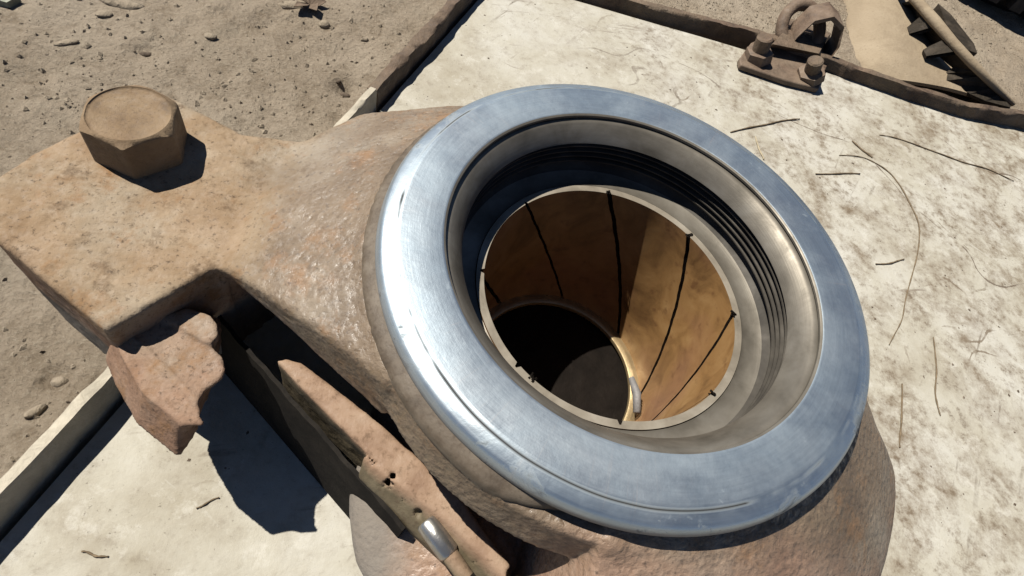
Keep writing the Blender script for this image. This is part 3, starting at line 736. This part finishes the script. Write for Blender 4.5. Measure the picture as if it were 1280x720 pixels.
V = list(up_ - [0, 0, .002]) + list(lw) + list(up_ - [-.003, 0, .006]) + list(lw - [-.002, 0, .004])
for k in range(m_ - 1):
    F += [(k, k + 1, m_ + k + 1, m_ + k), (2 * m_ + k, 3 * m_ + k, 3 * m_ + k + 1, 2 * m_ + k + 1), (m_ + k, m_ + k + 1, 3 * m_ + k + 1, 3 * m_ + k), (k, 2 * m_ + k, 2 * m_ + k + 1, k + 1)]
F += [(0, m_, 3 * m_, 2 * m_), (m_ - 1, 2 * m_ - 1, 4 * m_ - 1, 3 * m_ - 1)]
mesh('toothed_plate', V, F, m_scrapd, scrap, smooth=False)
b = MB(); b.prism([at2(*q, sg + .03) for q in ((1170, 8), (1186, 22), (1214, 58), (1218, 70), (1206, 66), (1180, 34))], sg - .002, sg + .034)
b.build('angle_bracket', m_scrapd, scrap, autos=30)

tp = np.array(at2(1225, 22, -.02)); tdir = np.array(at2(1278, 50, -.02)) - np.array(at2(1175, 2, -.02)); tdir /= np.linalg.norm(tdir); tn = np.array([-tdir[1], tdir[0]])
tc = tp + tn * .34
tyre = empty('tyre', (tc[0], tc[1], -.02)); tag(tyre, 'black rubber tyre lying on the dirt at the far right', 'tyre')
prof = [(.34, 0.03), (.342, .10), (.335, .17), (.30, .20), (.22, .205), (.19, .18), (.19, .03), (.23, .0), (.31, .0)]
V, F = lathe(prof, 96, -.012, True, tc); mesh('tyre_body', V, F, m_rubber, tyre)
lugm = None
for i in range(60):
    a = 2 * math.pi * i / 60
    if lugm is None:
        b = MB(); b.prism([(.330, -.011), (.353, -.009), (.353, .009), (.330, .011)], .02, .165); lg = b.build('tread_lug', m_rubber, None, autos=30)
        lugm = lg.data
    else: lg = bpy.data.objects.new('tread_lug', lugm); COL.objects.link(lg)
    lg.parent = tyre; lg.location = (0, 0, .008); lg.rotation_euler = (0, 0, a)

# ------------------------------------------------------------------ stones, leaf, crumbs
def blob(seed, sub=2):
    bm = bmesh.new(); bmesh.ops.create_icosphere(bm, subdivisions=sub, radius=1)
    V = np.array([v.co[:] for v in bm.verts]); F = [tuple(v.index for v in f.verts) for f in bm.faces]; bm.free()
    return V * (1 + .55 * fbm(V[:, 0], V[:, 1], V[:, 2], 1.3, seed, 3))[:, None], F
def stone(px, py, sx, sy, sz, rot, label, seed, mat=None, name='stone', cat='stone'):
    x, y = at2(px, py, GZ); z = gh(x, y); V, F = blob(seed); c, s = math.cos(rot), math.sin(rot)
    V = V * [sx * .85, sy * .85, sz * .9]; V = np.c_[V[:, 0] * c - V[:, 1] * s, V[:, 0] * s + V[:, 1] * c, V[:, 2] + sz * .2] + [x, y, z]
    tag(mesh(name, V, F, mat or m_stone, None, base=(x, y, z)), label, cat, 'stones and clods lying on the dirt')
stone(155, 4, .020, .007, .004, -.1, 'flat pale stone on the dirt at the upper left edge', 3)
stone(128, 16, .007, .005, .0025, .4, 'small round clod just in front of the flat pale stone', 5)
stone(84, 52, .009, .004, .002, .5, 'low pale clod on the dirt above the bolt head', 9)
stone(263, 50, .006, .004, .002, .2, 'low tan clod on the dirt midway along the upper left', 13)
stone(365, 6, .014, .006, .004, .3, 'long tan clod beside the dark dry leaf', 15)
stone(431, 107, .006, .004, .004, .2, 'dark lumpy clod on the dirt left of the rusty rim', 31, m_bits)
stone(423, 97, .003, .0025, .0025, 1.2, 'tiny dark crumb behind the dark lumpy clod', 33, m_bits)
stone(181, 60, .006, .003, .003, .2, 'small dark clod on the dirt behind the bolt head', 35, m_bits)
stone(405, 30, .006, .005, .004, .3, 'small pale pebble below the dark dry leaf', 17)
stone(456, 47, .004, .003, .003, .3, 'tiny pale pebble on the dirt near the rusty panel rim', 19)
stone(70, 475, .005, .004, .004, .3, 'small dark clod left of the casting above the white rim', 21)
stone(45, 515, .006, .003, .003, .8, 'small elongated clod near the white rim at the lower left', 23)
# dry leaf
lx, ly = at2(388, 9, GZ); lz = gh(lx, ly)
b = MB()
for k in range(5):
    a = k * 1.25 + .3; L_ = .014 + .004 * (k % 2); p = np.array([lx, ly, lz + .002])
    d_ = np.array([math.cos(a), math.sin(a), .25]); s_ = np.array([-math.sin(a), math.cos(a), .1]) * L_ * .35
    top = [p, p + d_ * L_ * .5 + s_ + [0, 0, .003], p + d_ * L_, p + d_ * L_ * .5 - s_ + [0, 0, .001]]
    b.add(top + [q - np.array([0, 0, .0006]) for q in top], [(0, 1, 2, 3), (7, 6, 5, 4), (0, 4, 5, 1), (1, 5, 6, 2), (2, 6, 7, 3), (3, 7, 4, 0)])
o = mesh('dry_leaf', b.V, b.F, m_leaf, None, smooth=False, base=(lx, ly, lz)); tag(o, 'crumpled dark dry leaf on the dirt at the upper edge', 'leaf')
# pale chip at the very corner
cx, cy = at2(10, 4, GZ); cz = gh(cx, cy); b = MB()
b.prism([(cx - .012, cy - .003), (cx + .003, cy - .005), (cx + .007, cy + .005), (cx - .006, cy + .008)], cz, cz + .005)
o = mesh('painted_chip', b.V, b.F, plain('pale_green_paint', (.34, .35, .26), .7), None, smooth=False, base=(cx, cy, cz)); tag(o, 'pale green painted chip in the far left corner of the dirt', 'chip')

def crumbs(name, n, sampler, smin_, smax_, mat, label, cat, flat=.7, seed=0, zoff=0):
    g = np.random.default_rng(seed); Vs = []; Fs = []
    base = np.array([(1, 0, 0), (0, 1, 0), (-1, 0, 0), (0, -1, 0), (.1, .1, 1), (0, 0, -1)], float)
    bf = [(0, 1, 4), (1, 2, 4), (2, 3, 4), (3, 0, 4), (1, 0, 5), (2, 1, 5), (3, 2, 5), (0, 3, 5)]
    for x, y, z in sampler(g, n):
        s = smin_ * (smax_ / smin_) ** (g.random() ** 2.2); v = base * (1 + (g.random((6, 3)) - .5) * .7) * s * [1, .75, flat]
        a = g.random() * 6.28; c, q = math.cos(a), math.sin(a)
        v = np.c_[v[:, 0] * c - v[:, 1] * q, v[:, 0] * q + v[:, 1] * c, v[:, 2]] + [x, y, z + s * flat * .3 + zoff]
        k = len(Vs) * 6; Vs.append(v); Fs += [tuple(i + k for i in f) for f in bf]
    return tag(mesh(name, np.concatenate(Vs), Fs, mat, smooth=False), label, cat, kind='stuff')
def on_dirt(g, n):
    X = g.uniform(-.5, .85, n * 4); Y = g.uniform(-.12, .75, n * 4); d_ = poly_sd(X, Y, PANEL); k = (d_ > .016) & (vnoise(X, Y, 0, 14, 77) > g.random(n * 4) * .9)
    X, Y = X[k][:n], Y[k][:n]; return np.c_[X, Y, ground_h(X, Y)]
def on_panel(g, n):
    U_, V_ = g.uniform(.0, .55, n * 3), g.uniform(.0, .75, n * 3); X = CORN[0] + eL[0] * U_ + eT[0] * V_; Y = CORN[1] + eL[1] * U_ + eT[1] * V_
    k = (vnoise(X, Y, 0, 18, 79) + .25 * (X > .15)) > g.random(n * 3) * 1.1; X, Y = X[k][:n], Y[k][:n]; return np.c_[X, Y, board_zs(X, Y)]
crumbs('pebbles', 10000, on_dirt, .0004, .0027, m_stone, 'loose pale pebbles and crumbs strewn over the dirt', 'pebbles', seed=1)
crumbs('soil_crumbs', 1800, on_dirt, .0004, .0016, m_bits, 'dark crumbs of soil strewn over the dirt', 'soil', seed=2)
crumbs('debris', 620, on_panel, .0004, .0017, m_bits, 'dark specks of debris strewn over the white board', 'debris', .35, seed=3)

# ------------------------------------------------------------------ stalks lying on the white board
def stalk(name, pts, rad, mat, label, cat='stalk'):
    P = [np.array(at(*q, 0)) for q in pts]; n = len(P); out = []; hz = (len(label) * 7) % 11
    for i in range(n - 1):
        p0, p1, p2, p3 = P[max(i - 1, 0)], P[i], P[i + 1], P[min(i + 2, n - 1)]
        for j in range(6):
            t_ = j / 6; out.append(.5 * ((2 * p1) + (p2 - p0) * t_ + (2 * p0 - 5 * p1 + 4 * p2 - p3) * t_ ** 2 + (3 * p1 - p0 - 3 * p2 + p3) * t_ ** 3))
    out.append(P[-1]); b = MB(); b.tube([(q[0] + .0005 * math.sin(i * .45 + hz), q[1] + .0005 * math.sin(i * .6 + hz), board_z(q[0], q[1]) + rad * .55 + .0004 * math.sin(i * .5 + hz) ** 2) for i, q in enumerate(out)], [.8 * rad * (.5 + .35 * math.sin(math.pi * (i + 1) / (len(out) + 1)) + .18 * math.sin(i * 2.1 + hz)) for i in range(len(out))], 6)
    o = mesh(name, b.V, b.F, mat, None, base=tuple(P[0] * [1, 1, 0])); tag(o, label, cat, 'dry stalks lying on the white board')
stalk('stalk', [(914, 164), (950, 156), (975, 151), (1000, 147)], .0013, m_twig, 'straight brown stalk on the white board just above the ring')
stalk('stalk', [(1066, 175), (1082, 190), (1091, 196)], .0013, m_twig, 'short brown stalk on the white board below the bracket')
stalk('stalk', [(1050, 193), (1085, 198), (1115, 218), (1135, 250), (1150, 285), (1146, 320), (1135, 365), (1128, 400), (1112, 430)], .0009, m_twig, 'long thin curved stalk on the white board right of the ring')
stalk('stalk', [(1020, 217), (1050, 216), (1075, 217)], .0011, m_twig, 'short level brown stalk on the white board right of the ring top')
stalk('straw', [(945, 170), (950, 185), (955, 198)], .0012, m_straw, 'pale straw on the white board close above the ring')
stalk('stalk', [(1100, 168), (1130, 175), (1160, 186), (1200, 200), (1240, 212), (1268, 225)], .0010, m_twig, 'long brown stalk on the white board near the right edge')
stalk('stalk', [(1095, 330), (1115, 328), (1130, 324)], .0011, m_twig, 'short dark stalk on the white board touching the long curved one')
stalk('stalk', [(1168, 420), (1172, 455), (1170, 490), (1178, 520)], .0009, m_twig, 'thin dark stalk on the white board at mid right')
stalk('stalk', [(1128, 480), (1128, 520), (1126, 560)], .0010, m_twig, 'straight dark stalk on the white board right of the ring bottom')
stalk('stalk', [(243, 636), (258, 628), (272, 622)], .0007, m_twig, 'short thin stalk on the white board at the lower left')
stalk('stalk', [(100, 690), (118, 693), (134, 697)], .0008, m_twig, 'short stalk on the white board at the bottom left corner')
